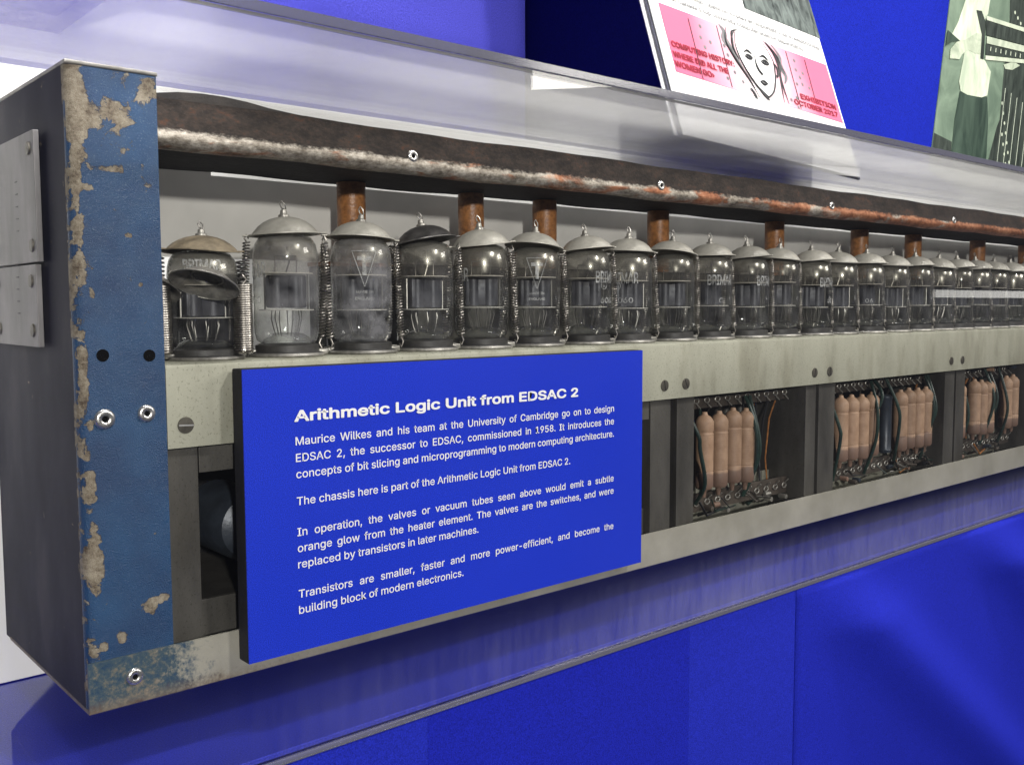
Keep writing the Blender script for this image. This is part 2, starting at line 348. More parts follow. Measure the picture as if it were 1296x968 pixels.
M['ph_trouser'] = photo('photo_trouser_tone', (.012, .030, .022), (.05, .085, .062), 22, (2, 1, .4))
M['ph_rack'] = photo('photo_rack_tone', (.006, .012, .010), (.045, .060, .050), 60, (1.5, 1, .3))
M['ph_light'] = photo('photo_light_tone', (.40, .46, .36), (.62, .68, .54), 30)
M['ph_skin'] = photo('photo_skin_tone', (.34, .40, .30), (.60, .66, .52), 30)

# ------------------------------------------------------------------ mesh helpers
def box(bm, x0, x1, y0, y1, z0, z1, bev=0.0, seg=2):
    r = bmesh.ops.create_cube(bm, size=1)
    vs = r['verts']
    for v in vs:
        v.co = Vector((x0 + (v.co.x+.5)*(x1-x0), y0 + (v.co.y+.5)*(y1-y0), z0 + (v.co.z+.5)*(z1-z0)))
    if bev > 0:
        es = list({e for v in vs for e in v.link_edges})
        bmesh.ops.bevel(bm, geom=es, offset=bev, segments=seg, affect='EDGES', profile=.5)
def lathe(bm, prof, seg=32, origin=(0, 0, 0), axis='Z', cap=False):
    rings = []
    o = Vector(origin)
    for r, h in prof:
        ring = []
        for i in range(seg):
            a = 2*math.pi*i/seg
            p = Vector((r*math.cos(a), r*math.sin(a), h))
            if axis == 'Y': p = Vector((p.x, -p.z, p.y))      # height grows towards -y
            if axis == 'X': p = Vector((-p.z, p.x, p.y))      # height grows towards -x
            ring.append(bm.verts.new(o + p))
        rings.append(ring)
    for a, b in zip(rings, rings[1:]):
        for i in range(seg):
            j = (i+1) % seg
            bm.faces.new((a[i], a[j], b[j], b[i]))
    if cap:
        bm.faces.new(rings[0][::-1]); bm.faces.new(rings[-1])
def tube(bm, pts, r, seg=8, closed=False):
    pts = [Vector(p) for p in pts]; n = len(pts)
    prev = None; rings = []
    for i, p in enumerate(pts):
        t = (pts[(i+1) % n] - pts[i-1]) if closed else (pts[min(i+1, n-1)] - pts[max(i-1, 0)])
        t.normalize()
        if prev is None:
            u = t.orthogonal().normalized()
        else:
            u = (prev - t*prev.dot(t)); u = u.normalized() if u.length > 1e-6 else t.orthogonal().normalized()
        w = t.cross(u); prev = u
        rr = r[i] if isinstance(r, (list, tuple)) else r
        rings.append([bm.verts.new(p + (u*math.cos(2*math.pi*k/seg) + w*math.sin(2*math.pi*k/seg))*rr) for k in range(seg)])
    m = n if closed else n-1
    for i in range(m):
        a, b = rings[i], rings[(i+1) % n]
        for k in range(seg):
            j = (k+1) % seg
            bm.faces.new((a[k], a[j], b[j], b[k]))
    if not closed:
        bm.faces.new(rings[0][::-1]); bm.faces.new(rings[-1])
def prism(bm, poly, y0, y1):           # poly in (x, z), extruded y0..y1
    a = [bm.verts.new((x, y0, z)) for x, z in poly]; b = [bm.verts.new((x, y1, z)) for x, z in poly]
    bm.faces.new(a); bm.faces.new(b[::-1]); n = len(poly)
    for i in range(n):
        j = (i+1) % n; bm.faces.new((a[i], b[i], b[j], a[j]))
def sweep_x(bm, prof, x0, x1, step=None):   # closed profile (y, z) swept along x
    n = len(prof); k = 1 if not step else max(1, int((x1-x0)/step))
    rings = [[bm.verts.new((x0+(x1-x0)*i/k, y, z)) for y, z in prof] for i in range(k+1)]
    for a, b in zip(rings, rings[1:]):
        for i in range(n):
            j = (i+1) % n; bm.faces.new((a[i], a[j], b[j], b[i]))
    bm.faces.new(rings[0][::-1]); bm.faces.new(rings[-1])
BM = bmesh.new
def mesh(name, bm, mat, parent=None, smooth=False, flip=True):
    if flip: bmesh.ops.recalc_face_normals(bm, faces=bm.faces[:])
    me = bpy.data.meshes.new(name); bm.to_mesh(me); bm.free()
    for m in (mat if isinstance(mat, (list, tuple)) else [mat]): me.materials.append(m)
    o = bpy.data.objects.new(name, me); col.objects.link(o)
    if smooth:
        for p in me.polygons: p.use_smooth = True
        try: me.set_sharp_from_angle(angle=R(40))
        except Exception: pass
    if parent:
        o.parent = parent
        if parent.type == 'EMPTY' and parent.get('world_built'): o.location = -parent.location
    return o
def thing(name, label, cat, loc=(0, 0, 0), group=None, world_built=True):
    o = bpy.data.objects.new(name, None); col.objects.link(o); o.location = loc; o.empty_display_size = .02
    o['label'] = label; o['category'] = cat
    if group: o['group'] = group
    if world_built: o['world_built'] = True
    return o
def tag(o, label, cat, group=None):
    o['label'] = label; o['category'] = cat
    if group: o['group'] = group
    return o

FONT = None
try:
    FONT = bpy.data.fonts.load(os.path.join(bpy.utils.system_resource('DATAFILES', path='fonts'), 'Inter.woff2'))
except Exception: FONT = None
def text_bm(body, size, bold=0.0, sx=1.0, width=None, justify=False, align='LEFT', depth=0.0, cap_h=None):
    """text laid in the x-z plane facing -y, baseline at z=0; returns bmesh and width"""
    c = bpy.data.curves.new('t', 'FONT'); c.body = body; c.size = size; c.offset = bold; c.extrude = depth; c.resolution_u = 3
    if FONT: c.font = FONT
    o = bpy.data.objects.new('t', c); col.objects.link(o)
    def measure():
        bpy.context.view_layer.update(); return o.dimensions.x
    w = measure()
    if justify and width:
        lo, hi = .5, 6.0
        for _ in range(14):
            c.space_word = (lo+hi)/2; w = measure()
            if w*sx < width: lo = c.space_word
            else: hi = c.space_word
    elif width: sx = width/w
    dg = bpy.context.evaluated_depsgraph_get(); me = o.evaluated_get(dg).to_mesh()
    bm = bmesh.new(); bm.from_mesh(me)
    o.evaluated_get(dg).to_mesh_clear(); bpy.data.objects.remove(o); bpy.data.curves.remove(c)
    w = w*sx
    off = -w/2 if align == 'CENTER' else (-w if align == 'RIGHT' else 0)
    x0 = min((v.co.x for v in bm.verts), default=0)
    for v in bm.verts: v.co = Vector(((v.co.x-x0)*sx + off, -v.co.z, v.co.y))
    return bm, w
def bold_text(body, size, sx=1.0, width=None, w=.0003):
    out = bmesh.new()
    for n_, (dx, dz) in enumerate(((0, 0), (w, 0), (-w, 0), (0, w*.6), (0, -w*.6), (w*.7, w*.5), (-w*.7, -w*.5), (w*.7, -w*.5), (-w*.7, w*.5))):
        t, tw = text_bm(body, size, 0.0, sx, width=width); join(out, t, Matrix.Translation((dx, -.00002*n_, dz)))
    return out
def join(dst, src, mat=None):
    if mat is not None: src.transform(mat)
    me = bpy.data.meshes.new('tmp'); src.to_mesh(me); src.free(); dst.from_mesh(me); bpy.data.meshes.remove(me)
T = Matrix.Translation

# ------------------------------------------------------------------ setting: backing boards, plinth, base
ZF = -.2185
# folding display boards behind the case
b = BM(); box(b, -.30, .982, .650, .668, -.9, 1.2, .002); tag(mesh('display_board', b, M['felt_a']), 'blue felt board painted brightly lit, set farthest back behind the left part of the case', 'display board', 'felt display boards behind the case')
b = BM(); box(b, .984, 1.002, .205, .666, -.9, 1.2, .002); tag(mesh('display_board', b, M['felt_b']), 'blue display board painted in shade, turned edgewise beside the standing poster', 'display board', 'felt display boards behind the case')
b = BM(); box(b, 1.0035, 2.9, .205, .223, -.9, 1.2, .002); tag(mesh('display_board', b, M['felt_c']), 'royal blue display board carrying the old black and white photograph', 'display board', 'felt display boards behind the case')
b = BM(); box(b, -.24, 2.2, .160, .165, ZF+.0005, .1365, .0008); tag(mesh('backing_board', b, M['white']), 'white backing board standing inside the case behind the chassis', 'board')
b = BM(); box(b, -.244, 2.2, -.0245, .1595, ZF-.003, ZF, .0005); tag(mesh('base_board', b, M['base_blue']), 'glossy blue base sheet on the floor of the acrylic case', 'board')
b = BM(); box(b, -.27, 2.2, -.0255, .20, -.95, ZF-.0035, .001); tag(mesh('plinth', b, M['skirt_a']), 'tall blue plinth under the acrylic case', 'plinth')
# plinth face split into boards; their differing tones imitate bands of reflection
for x0, x1, m, lab in ((-.27, .3018, 'skirt_b', 'skirt board with painted reflection tone at the left end of the plinth'), (.3019, .5262, 'skirt_a', 'deep blue skirt board between the painted reflection tones, below the blue information sign'), (.5263, .6578, 'skirt_b', 'narrow skirt board with painted reflection tone, right of the deep blue one')):
    b = BM(); box(b, x0, x1, -.0305, -.026, -.95, ZF-.0035); tag(mesh('skirt_board', b, M[m]), lab, 'skirt board', 'blue boards facing the plinth')
# added cloth at the right; its diagonal folds imitate slanting bands of light
b = BM(); NX, NZ = 170, 90; g = []
for i in range(NX+1):
    row = []
    for j in range(NZ+1):
        x = .6572 + (2.2-.6572)*i/NX; z = (ZF-.0035) - .70*(j/NZ)
        s = (x-.66)*.62 + (z-ZF)*.85                                    # diagonal coordinate
        f = .5+.5*math.sin(s*34+.9); f2 = .5+.5*math.sin(s*23+x*2)
        fade = min(1, (ZF-z)/.05)
        fx = min(1, max(0, x-.659)/.10); row.append(b.verts.new((x, -.0307 - .0065*fade*fx*(f**3*2.4+f2*.5), z)))
    g.append(row)
for i in range(NX):
    for j in range(NZ): b.faces.new((g[i][j], g[i+1][j], g[i+1][j+1], g[i][j+1]))
o = mesh('light_band_cloth', b, M['skirt_c'], smooth=True)
md = o.modifiers.new('thick', 'SOLIDIFY'); md.thickness = .0003; md.offset = -1
tag(o, 'added blue cloth, its diagonal folds imitating light bands, at the right of the plinth', 'cloth')

# ------------------------------------------------------------------ acrylic case
case = thing('acrylic_case', 'long clear acrylic display case covering the chassis', 'display case', (.6, -.03, -.222))
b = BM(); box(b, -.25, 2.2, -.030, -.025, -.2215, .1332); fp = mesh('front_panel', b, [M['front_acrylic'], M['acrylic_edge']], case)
b = BM(); box(b, -.25, 2.2, -.030, .170, .1335, .1385); tp = mesh('top_panel', b, [M['acrylic_top'], M['acrylic_edge']], case)
b = BM(); box(b, -.25, -.245, -.0247, .170, -.2215, .1332); ep = mesh('end_panel', b, [M['acrylic'], M['acrylic_edge']], case)
for o, ax in ((fp, 2), (tp, 1), (ep, 2)):
    for p in o.data.polygons:
        if abs(p.normal[ax]) > .9: p.material_index = 1
b = BM(); box(b, -.25, 2.2, -.0325, -.0305, -.2220, -.2188, .0005); mesh('bottom_lip', b, M['acrylic_edge'], case)
b = BM(); box(b, -.25, 2.2, -.0312, -.0302, .1335, .1385, .0003); mesh('front_edge', b, M['acrylic_edge'], case)

# ------------------------------------------------------------------ chassis
YC = .0127
ch = thing('computer_chassis', 'long open metal computer chassis with a chipped blue end post and rows of parts', 'chassis', (.139, YC, -.19))
# end post (channel section)
b = BM()
outer = [(.1800, YC), (.1438, YC)] + [(.1438-.0045*math.sin(a), YC+.0045-.0045*math.cos(a)) for a in [R(k*15) for k in range(1, 6)]] + [(.1393, YC+.0045), (.1393, .1590)]
inner = [(.1413, .1590), (.1413, YC+.006), (.1428, YC+.0022), (.1800, YC+.0022)]
poly = outer + inner
NZ = 1
lo = [b.verts.new((x, y, -.1893)) for x, y in poly]; hi = [b.verts.new((x, y, .1075)) for x, y in poly]
for i in range(len(poly)):
    j = (i+1) % len(poly); b.faces.new((lo[i], lo[j], hi[j], hi[i]))
b.faces.new(lo[::-1]); b.faces.new(hi)
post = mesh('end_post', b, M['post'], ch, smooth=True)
b = BM(); box(b, .1390, .1808, YC-.0006, .1590, .1076, .1096, .0007); mesh('top_plate', b, M['bare'], ch)
def eyelet(x, y, z, r, parent, name='rivet', axis='Y'):
    b = BM(); lathe(b, [(r, 0), (r*.98, r*.18), (r*.80, r*.36), (r*.52, r*.40), (r*.34, r*.30), (r*.30, r*.05), (r*.28, -.2*r)], 28, (x, y, z), axis)
    o = mesh(name, b, M['steel'], parent, smooth=True)
    b = BM(); lathe(b, [(r*.30, 0), (r*.0005, .00001)], 20, (x, y-.0002, z), axis); mesh('eyelet_hole', b, M['hole'], parent)
    return o
for x, z, r in ((.1509, -.0519, .0048), (.1703, -.0507, .0042)): eyelet(x, YC-.0002, z, r, post)
for x, z in ((.1512, -.0225), (.1727, -.0233)):
    b = BM(); lathe(b, [(.0029, .0), (.0027, .00035), (.0001, .0003)], 24, (x, YC-.0001, z), 'Y'); mesh('screw_hole', b, M['hole'], post)
# far end post, out of frame
b = BM(); box(b, 1.90, 1.94, YC, .155, -.1893, .1075, .002); mesh('end_post', b, M['post'], ch)
# name plates on the side web
for y0, y1, z0, z1 in ((.0480, .1300, .0212, .0830), (.0522, .1300, -.0195, .0203)):
    b = BM(); box(b, .1345, .1372, y0, y1, z0, z1, .0004); npl = mesh('name_plate', b, M['nameplate'], ch)
    for yy in (y0+.008, y1-.008):
        for zz in (z0+.008, z1-.008):
            b = BM(); lathe(b, [(.0034, 0), (.0030, .0008), (.0001, .0010)], 20, (.1345, yy, zz), 'X'); mesh('screw', b, M['screw'], npl, smooth=True)
    b = BM()
    for i in range(5): box(b, .13430, .13448, y0+.030, y0+.034, z0+.016+i*.006, z0+.0165+i*.006)
    mesh('engraving', b, M['ink'], npl)
for z in (.075, .028, .012, -.012):
    b = BM(); box(b, .1370, .1394, .060, .070, z-.005, z+.005); mesh('stand_off', b, M['black'], ch)
# bottom strip / tray
XE = 1.90
b = BM(); sweep_x(b, [(.0112, -.1655), (.0112, -.1893), (.0116, -.1898), (.150, -.1898), (.150, -.1882), (.0126, -.1882), (.0126, -.1655)], .1390, XE)
tray = mesh('bottom_tray', b, M['strip'], ch)
eyelet(.1601, .0112, -.1762, .0042, tray)
# deck: front plate + top
b = BM(); sweep_x(b, [(YC, -.0690), (YC, -.0300), (YC+.0006, -.0284), (YC+.0022, -.0275), (.125, -.0275), (.125, -.0291), (YC+.003, -.0291), (YC+.0016, -.0305), (YC+.0016, -.0690)], .1803, XE)
deck = mesh('valve_deck', b, M['plate'], ch, smooth=True)
def slot_screw(x, z, r, parent, mslot, ang):
    b = BM(); lathe(b, [(r, 0), (r*.97, .0005), (r*.6, .0007), (.00005, .0007)], 24, (x, YC-.00005, z), 'Y'); s = mesh('screw', b, M['screw'], parent, smooth=True)
    b = BM(); box(b, -r*.88, r*.88, -.0010, -.0006, -.00035, .00035); b.transform(T((x, YC, z)) @ Matrix.Rotation(R(ang), 4, 'Y')); mesh('screw_slot', b, M[mslot], parent)
slot_screw(.1894, -.0580, .0041, deck, 'slot_bright', 3)
for i, x in enumerate((.5484, .5728, .7468, .7708, 1.003, 1.0283, 1.22, 1.244, 1.44, 1.464)): slot_screw(x, -.0588, .0042, deck, 'slot', (75, 62, 100, 85, 80, 95, 70, 88, 110, 60)[i])
# top rail
b = BM()
prof = [(.0118, .0985), (.0112, .0945), (.0104, .0880), (.0098, .0840), (.0092, .0822), (.0088, .0808), (.0088, .0794), (.0092, .0780), (.0101, .0768), (.0116, .0758), (.0140, .0750), (.0170, .0747), (.0840, .0752), (.0840, .0772), (.0170, .0770), (.0130, .0790), (.0135, .0985)]
prof = [(y+.0042, z*1.006) for y, z in prof]
sweep_x(b, prof, .1802, XE, .02)
for v in b.verts:
    v.co.z += .0004*math.sin(v.co.x*31)+.0003*math.sin(v.co.x*77+1)
rail = mesh('top_rail', b, M['rail'], ch, smooth=True)
b = BM(); box(b, .1804, XE, .0180, .0880, .0958, .0989, .0005); mesh('rail_lid', b, M['black'], ch)
for x in (.3275, .5438, .7700, 1.0010, 1.226, 1.45): eyelet(x, .0141, .0850, .0036, rail)
# dark cable sleeve lying on the rail's left end
b = BM()
pts = [(.1805, .0985), (.1805, .1003), (.192, .1022), (.204, .1031), (.216, .1031), (.228, .1022), (.240, .1006), (.250, .0998), (.262, .0990), (.268, .0988), (.268, .0984)]
prism(b, [(x, z+.0006) for x, z in pts], .0168, .050); mesh('tape_flap', b, M['tape'], ch)
tube_pts = [(.181, .026, .1035), (.20, .026, .1045), (.22, .028, .1040), (.24, .034, .1015), (.26, .05, .100)]
# rear sheets
b = BM(); box(b, .376, XE, .1005, .102, -.0272, .034); mesh('rear_sheet', b, M['reardark'], ch)
b = BM(); box(b, .1815, XE, .118, .120, -.1880, -.0295); mesh('lower_rear_sheet', b, M['rearblack'], ch)
# brown sleeves standing behind the valves
for x, zt in ((.322, .0755), (.416, .0755), (.484, .0755), (.609, .0755), (.771, .0755), (.920, .0755), (1.032, .0755), (1.19, .0755), (1.33, .0755), (1.50, .0755)):
    b = BM(); lathe(b, [(.0005, .0262), (.0084, .0263), (.0088, .0270), (.0088, .0750), (.0005, .0751)], 28, (x, .072, 0)); p = mesh('brown_sleeve', b, M['brown'], ch, smooth=True)

b = BM(); box(b, .2085, .2480, .066, .078, -.0270, .0180, .001); mesh('added_dark_backing', b, M['rearblack'], ch)  # added dark backing so the lit board doesn't brighten the broken valve
b = BM(); box(b, .296, .347, .060, .080, -.0270, .0235, .001); blk = mesh('reflection_block', b, M['rearblack'], ch)  # dark block standing in for a reflection in the front pane
b = BM(); box(b, .2955, .3475, .0595, .0805, .0236, .0262, .0005); mesh('reflection_edge', b, M['brown'], blk)  # orange edge of that imitated reflection
b = BM(); box(b, .1815, XE, .0985, .0998, .0280, .0757); box(b, .1815, .2440, .0985, .0998, .0757, .0800); mesh('rear_strip', b, M['rearstrip'], ch)
# brackets below the deck
def bracket(xs):
    b = BM()
    for x0, x1 in xs:
        box(b, x0, x1, .0185, .0200, -.1880, -.0300, .0003)
        box(b, x0, x0+.0016, .0200, .075, -.1880, -.0300)
    mesh('bracket', b, M['tin'], ch)
bracket([(.181, .1975)]); bracket([(.5400, .5625), (.5700, .5905)]); bracket([(.7435, .7590), (.7640, .7900)]); bracket([(1.003, 1.0245), (1.0285, 1.049)]); bracket([(1.215, 1.235), (1.24, 1.26)]); bracket([(1.44, 1.46), (1.465, 1.485)])
# left cavity: horizontal lip, dark can with rounded end, shelf
b = BM(); box(b, .1978, .5395, .024, .026, -.1880, -.150, .0004); box(b, .1978, .5395, .026, .117, -.1512, -.150); mesh('inner_lip', b, M['tin'], ch)
b = BM(); lathe(b, [(.0005, .128), (.010, .1275), (.017, .124), (.0195, .118), (.0195, .08)], 32, (.232, .156, -.118), 'Y', False); mesh('round_can', b, M['capdark'], ch, smooth=True)
b = BM(); box(b, .1985, .5395, .0195, .021, -.0835, -.0300, .0003); mesh('under_lip', b, M['tin'], ch)

# resistor groups on tag boards
def res_profile():
    p = [(.0005, .0625), (.0020, .0622), (.0026, .0600), (.0050, .0585), (.0068, .0560), (.0074, .0545), (.0074, .0475), (.0069, .0468), (.0069, .0460), (.0074, .0452)]
    z = .0445
    while z > .0165: p += [(.0074, z), (.00715, z-.0008), (.0074, z-.0016)]; z -= .0018
    return p + [(.0074, .0160), (.0070, .0153), (.0074, .0146), (.0074, .0030), (.0060, .0008), (.0025, 0), (.0015, -.006), (.0005, -.0062)]
RP = res_profile()
def tag_board(x0, x1, xs, darks=()):
    b = BM(); box(b, x0, x1, .038, .040, -.083, -.0705, .0003); box(b, x0, x1, .0365, .0385, -.1660, -.1515, .0003)
    tb = mesh('tag_board', b, M['tag'], ch)
    n = max(3, int((x1-x0)/.0125))
    for i in range(n):
        x = x0+.006+(x1-x0-.012)*i/(n-1)
        for z in (-.0765, -.159):
            b = BM(); y = .0372 if z > -.1 else .0358; m = (.002 if z < -.1 else -.002)
            ring = [(x+.0031*math.cos(t), y, z+.0021*math.sin(t)) for t in [2*math.pi*k/14 - (math.pi/2 if m < 0 else -math.pi/2) for k in range(14)]]
            tube(b, ring + [ring[0], (x+.0003, y-.004, z+3*m)], .00055, 6); mesh('solder_tag', b, M['baserim'], tb, smooth=True)
    for x in xs:
        b = BM(); dz = random.uniform(-.0014, .0014)
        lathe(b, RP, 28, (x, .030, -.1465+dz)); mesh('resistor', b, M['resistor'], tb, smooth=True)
    for x in darks:
        b = BM(); lathe(b, [(.0005, .058), (.003, .0575), (.0066, .056), (.0068, .0545), (.0062, .0535), (.0062, .004), (.0068, .003), (.006, .0002), (.0005, 0)], 28, (x, .034, -.1470)); mesh('capacitor', b, M['capdark'], tb, smooth=True)
    return tb
t1 = tag_board(.597, .745, (.618, .6368, .6550, .6728))
t2 = tag_board(.797, 1.000, (.820, .8386, .8572, .8764, .932, .9485, .9675, .9848), (.910,))
t3 = tag_board(1.056, 1.21, (1.062, 1.098, 1.1160, 1.1345, 1.182, 1.2))
t4 = tag_board(1.265, 1.435, (1.28, 1.298, 1.316, 1.334, 1.38, 1.398))
def loom(pts, r=.0016):
    b = BM(); v = [Vector(p) for p in pts]; out = []
    for i in range(len(v)-1):
        p0, p1, p2, p3 = v[max(i-1, 0)], v[i], v[i+1], v[min(i+2, len(v)-1)]
        for k in range(8):
            t = k/8; out.append(.5*((2*p1)+(-p0+p2)*t+(2*p0-5*p1+4*p2-p3)*t*t+(-p0+3*p1-3*p2+p3)*t**3))
    out.append(v[-1]); tube(b, out, r, 8); mesh('wire', b, M['green'], ch, smooth=True)
for pts in ([(.5935, -.0745), (.599, -.100), (.602, -.1127), (.6085, -.140), (.6125, -.158)], [(.6770, -.0760), (.6745, -.1), (.676, -.13), (.6745, -.1600)], [(.6830, -.0760), (.6810, -.12), (.6765, -.160)],
            [(.797, -.0740), (.803, -.11), (.8057, -.1259), (.8150, -.1640)], [(.8800, -.0740), (.8715, -.10), (.8700, -.13), (.8712, -.1640)], [(.8870, -.0740), (.880, -.09), (.8735, -.12)],
            [(.9059, -.0700), (.9110, -.10), (.9148, -.1206), (.9275, -.1625)], [(.990, -.0740), (.9862, -.11), (.9832, -.1620)], [(.996, -.0740), (.991, -.11), (.985, -.14)], [(1.065, -.0740), (1.067, -.12), (1.069, -.1620)],
            [(1.1326, -.0740), (1.131, -.11), (1.1245, -.1600)], [(1.142, -.0740), (1.139, -.11), (1.128, -.15)], [(1.17, -.0740), (1.168, -.12), (1.172, -.1620)], [(1.27, -.074), (1.266, -.12), (1.271, -.162)]):
    loom([(x, .0215 if 0 < i < len(pts)-1 else .034, z) for i, (x, z) in enumerate(pts)])
# shiny bits in the dark recesses
b = BM()
for x in [.69+.0105*i for i in range(5)]+[.995, 1.155, 1.163, 1.36]:
    lathe(b, [(.0034, -.150), (.0034, -.088), (.0005, -.0878)], 18, (x, .078+.01*math.sin(x*90), 0))
mesh('small_capacitor', b, M['tin'], ch, smooth=True)
b = BM(); box(b, .5395, XE, .055, .0565, -.1880, -.148, .0003); mesh('inner_lip', b, M['tray'], ch)
for x in [.60+.0487*i for i in range(20)]:
    b = BM(); lathe(b, [(.0005, .0), (.012, .0), (.0135, .002), (.0135, .018), (.0005, .0182)], 24, (x, .055, -.0478)); mesh('socket_underside', b, M['base'], ch, smooth=True)
rc = random.Random(5)
for xa, xb in ((.60, .74), (.80, 1.0), (1.06, 1.21), (1.27, 1.43)):
    for i in range(int((xb-xa)*120)):
        x = rc.uniform(xa, xb); b = BM(); h = rc.choice((0, 0, 1))
        if h: p = [(x, .035, -.158), (x+rc.uniform(-.01, .01), .027, -.163+rc.uniform(-.006, .006)), (x+rc.uniform(.005, .03), .032, -.166), (x+rc.uniform(.01, .04), .045, -.172)]
        else: p = [(x, .041, -.076), (x+rc.uniform(-.008, .008), rc.uniform(.042, .058), -.10), (x+rc.uniform(-.012, .012), rc.uniform(.045, .065), -.135), (x+rc.uniform(-.008, .008), .045, -.168)]
        tube(b, p, rc.uniform(.0005, .0012), 6); mesh('wire', b, M[rc.choice(('green', 'black', 'tag', 'wire', 'brown'))], ch, smooth=True)
    for i in range(int((xb-xa)*45)):
        x = rc.uniform(xa, xb); z = rc.choice((-.0745, -.163, -.168)); b = BM()
        lathe(b, [(.0003, -.004), (.0021, -.0036), (.0023, 0), (.0021, .0036), (.0003, .004)], 10, (x, rc.uniform(.028, .036), z), rc.choice(('X', 'Y'))); mesh('small_component', b, M[rc.choice(('tag', 'black', 'baserim', 'resistor', 'capdark'))], ch, smooth=True)
# loose wires low down
loom([(.70, .047, -.172), (.715, .045, -.163), (.73, .046, -.158), (.743, .048, -.156)], .0022)
# feet
for x in (.24, .95, 1.75):
    b = BM(); box(b, x, x+.05, .095, .135, ZF+.0003, -.1900, .001); mesh('foot', b, M['black'], ch)

# ------------------------------------------------------------------ valves
ZD = -.0275
def helix(p0, p1, r, turns, wr, ppt=12, seg=5):
    p0, p1 = Vector(p0), Vector(p1); d = (p1-p0); L = d.length; t = d.normalized(); u = t.orthogonal().normalized(); w = t.cross(u)
    n = int(turns*ppt); return [p0 + t*(L*i/n) + (u*math.cos(2*math.pi*i/ppt)+w*math.sin(2*math.pi*i/ppt))*r for i in range(n+1)]
def mk_base(root):
    b = BM(); lathe(b, [(.0195, .0002), (.0198, .0012), (.0192, .0024), (.0172, .0030), (.0172, .0062), (.0160, .0068), (.004, .0069)], 36)
    o = mesh('socket', b, M['base'], root, smooth=True)
    b = BM(); lathe(b, [(.0200, .0001), (.0206, .0010), (.0200, .0021), (.0186, .0022)], 36)
    for s in (1, -1): box(b, s*.0185-.0035, s*.0185+.0035, -.003, .003, .0010, .0040, .0006)
    mesh('socket_rim', b, M['baserim'], o, smooth=True)
def mk_glass(root):
    b = BM(); r = .0176
    prof = [(r*.80, .0072), (r*.93, .0090), (r*.99, .0130), (r, .0180), (r, .0520), (r*.985, .0565), (r*.93, .0610), (r*.80, .0645), (r*.55, .0662), (r*.2, .0668)]
    lathe(b, prof, 40); g = mesh('glass_envelope', b, M['valve_glass'], root, smooth=True)
    b = BM(); rr = r-.0005
    lathe(b, [(rr, .0435), (rr, .0520), (rr*.985, .0562), (rr*.92, .0607), (rr*.78, .0641), (rr*.5, .0658), (.0005, .0662)], 40)
    mesh('silvering', b, M['getter'], g, smooth=True)
def mk_inner(root):
    b = BM()
    for s in (1, -1):
        lathe(b, [(.0050, .0268), (.0050, .0446)], 20, (s*.0052, 0, 0))
    box(b, -.0105, .0105, -.0040, .0040, .0268, .0446, .0012)
    a = mesh('anode', b, M['anode'], root, smooth=True)
    b = BM(); lathe(b, [(.0005, .0452), (.0146, .0452), (.0148, .0455), (.0146, .0458), (.0005, .0458)], 32); lathe(b, [(.0005, .0254), (.0146, .0254), (.0148, .0257), (.0146, .0260), (.0005, .0260)], 32)
    mesh('mica_disc', b, M['mica'], a, smooth=True)
    b = BM()
    for i in range(7):
        t = 2*math.pi*i/7; x, y = .0085*math.cos(t), .0085*math.sin(t)
        tube(b, [(x*.7, y*.7, .0115), (x*.85, y*.85, .016), (x*1.0, y*.9, .021), (x*.95, y*.8, .0254)], .00032, 6)
    for s in (1, -1): tube(b, [(s*.012, 0, .0255), (s*.012, 0, .0455)], .0006, 6)
    tube(b, [(0, 0, .0458), (.002, 0, .052), (.001, 0, .060)], .0005, 6); tube(b, [(-.006, 0, .0458), (-.006, 0, .055), (.006, 0, .055), (.006, 0, .0458)], .0004, 6)
    mesh('lead_wires', b, M['wire'], a, smooth=True)
    b = BM(); lathe(b, [(.0140, .0074), (.0128, .0098), (.0104, .0118), (.0085, .0128), (.0070, .0132), (.0005, .0133)], 28); mesh('glass_stem', b, M['valve_glass'], a, smooth=True)
def mk_cap(root, mat, wavy=0.0):
    b = BM()
    lathe(b, [(.0004, .0760), (.0040, .0757), (.0080, .0747), (.0115, .0731), (.0145, .0709), (.0166, .0686), (.0178, .0669), (.0188, .0664), (.0199, .0665), (.0199, .0659), (.0187, .0657), (.0172, .0660), (.0160, .0680), (.0120, .0715), (.0070, .0740), (.0004, .0750)], 40)
    for s in (1, -1): box(b, s*.0208-.0018, s*.0208+.0018, -.0024, .0024, .0660, .0668, .0003)
    for v in b.verts:
        rr = math.hypot(v.co.x, v.co.y); t = math.atan2(v.co.y, v.co.x)
        if rr > .012: v.co.z += (rr-.012)*wavy*math.sin(2*t+.8)
    c = mesh('cap', b, mat, root, smooth=True)
    b = BM(); lathe(b, [(.0032, .0752), (.0030, .0768), (.0019, .0774), (.0016, .0796), (.0005, .0800)], 16); mesh('cap_pip', b, M['baserim'], c, smooth=True)
    b = BM(); tube(b, [(.0, 0, .0785), (.0014, 0, .0805), (.0010, .0003, .0828), (-.0006, .0004, .0846), (-.0015, 0, .0830), (-.0010, -.0004, .0808), (.0006, -.0003, .0796)], .00042, 6); mesh('wire_loop', b, M['wire'], c, smooth=True)
    return c
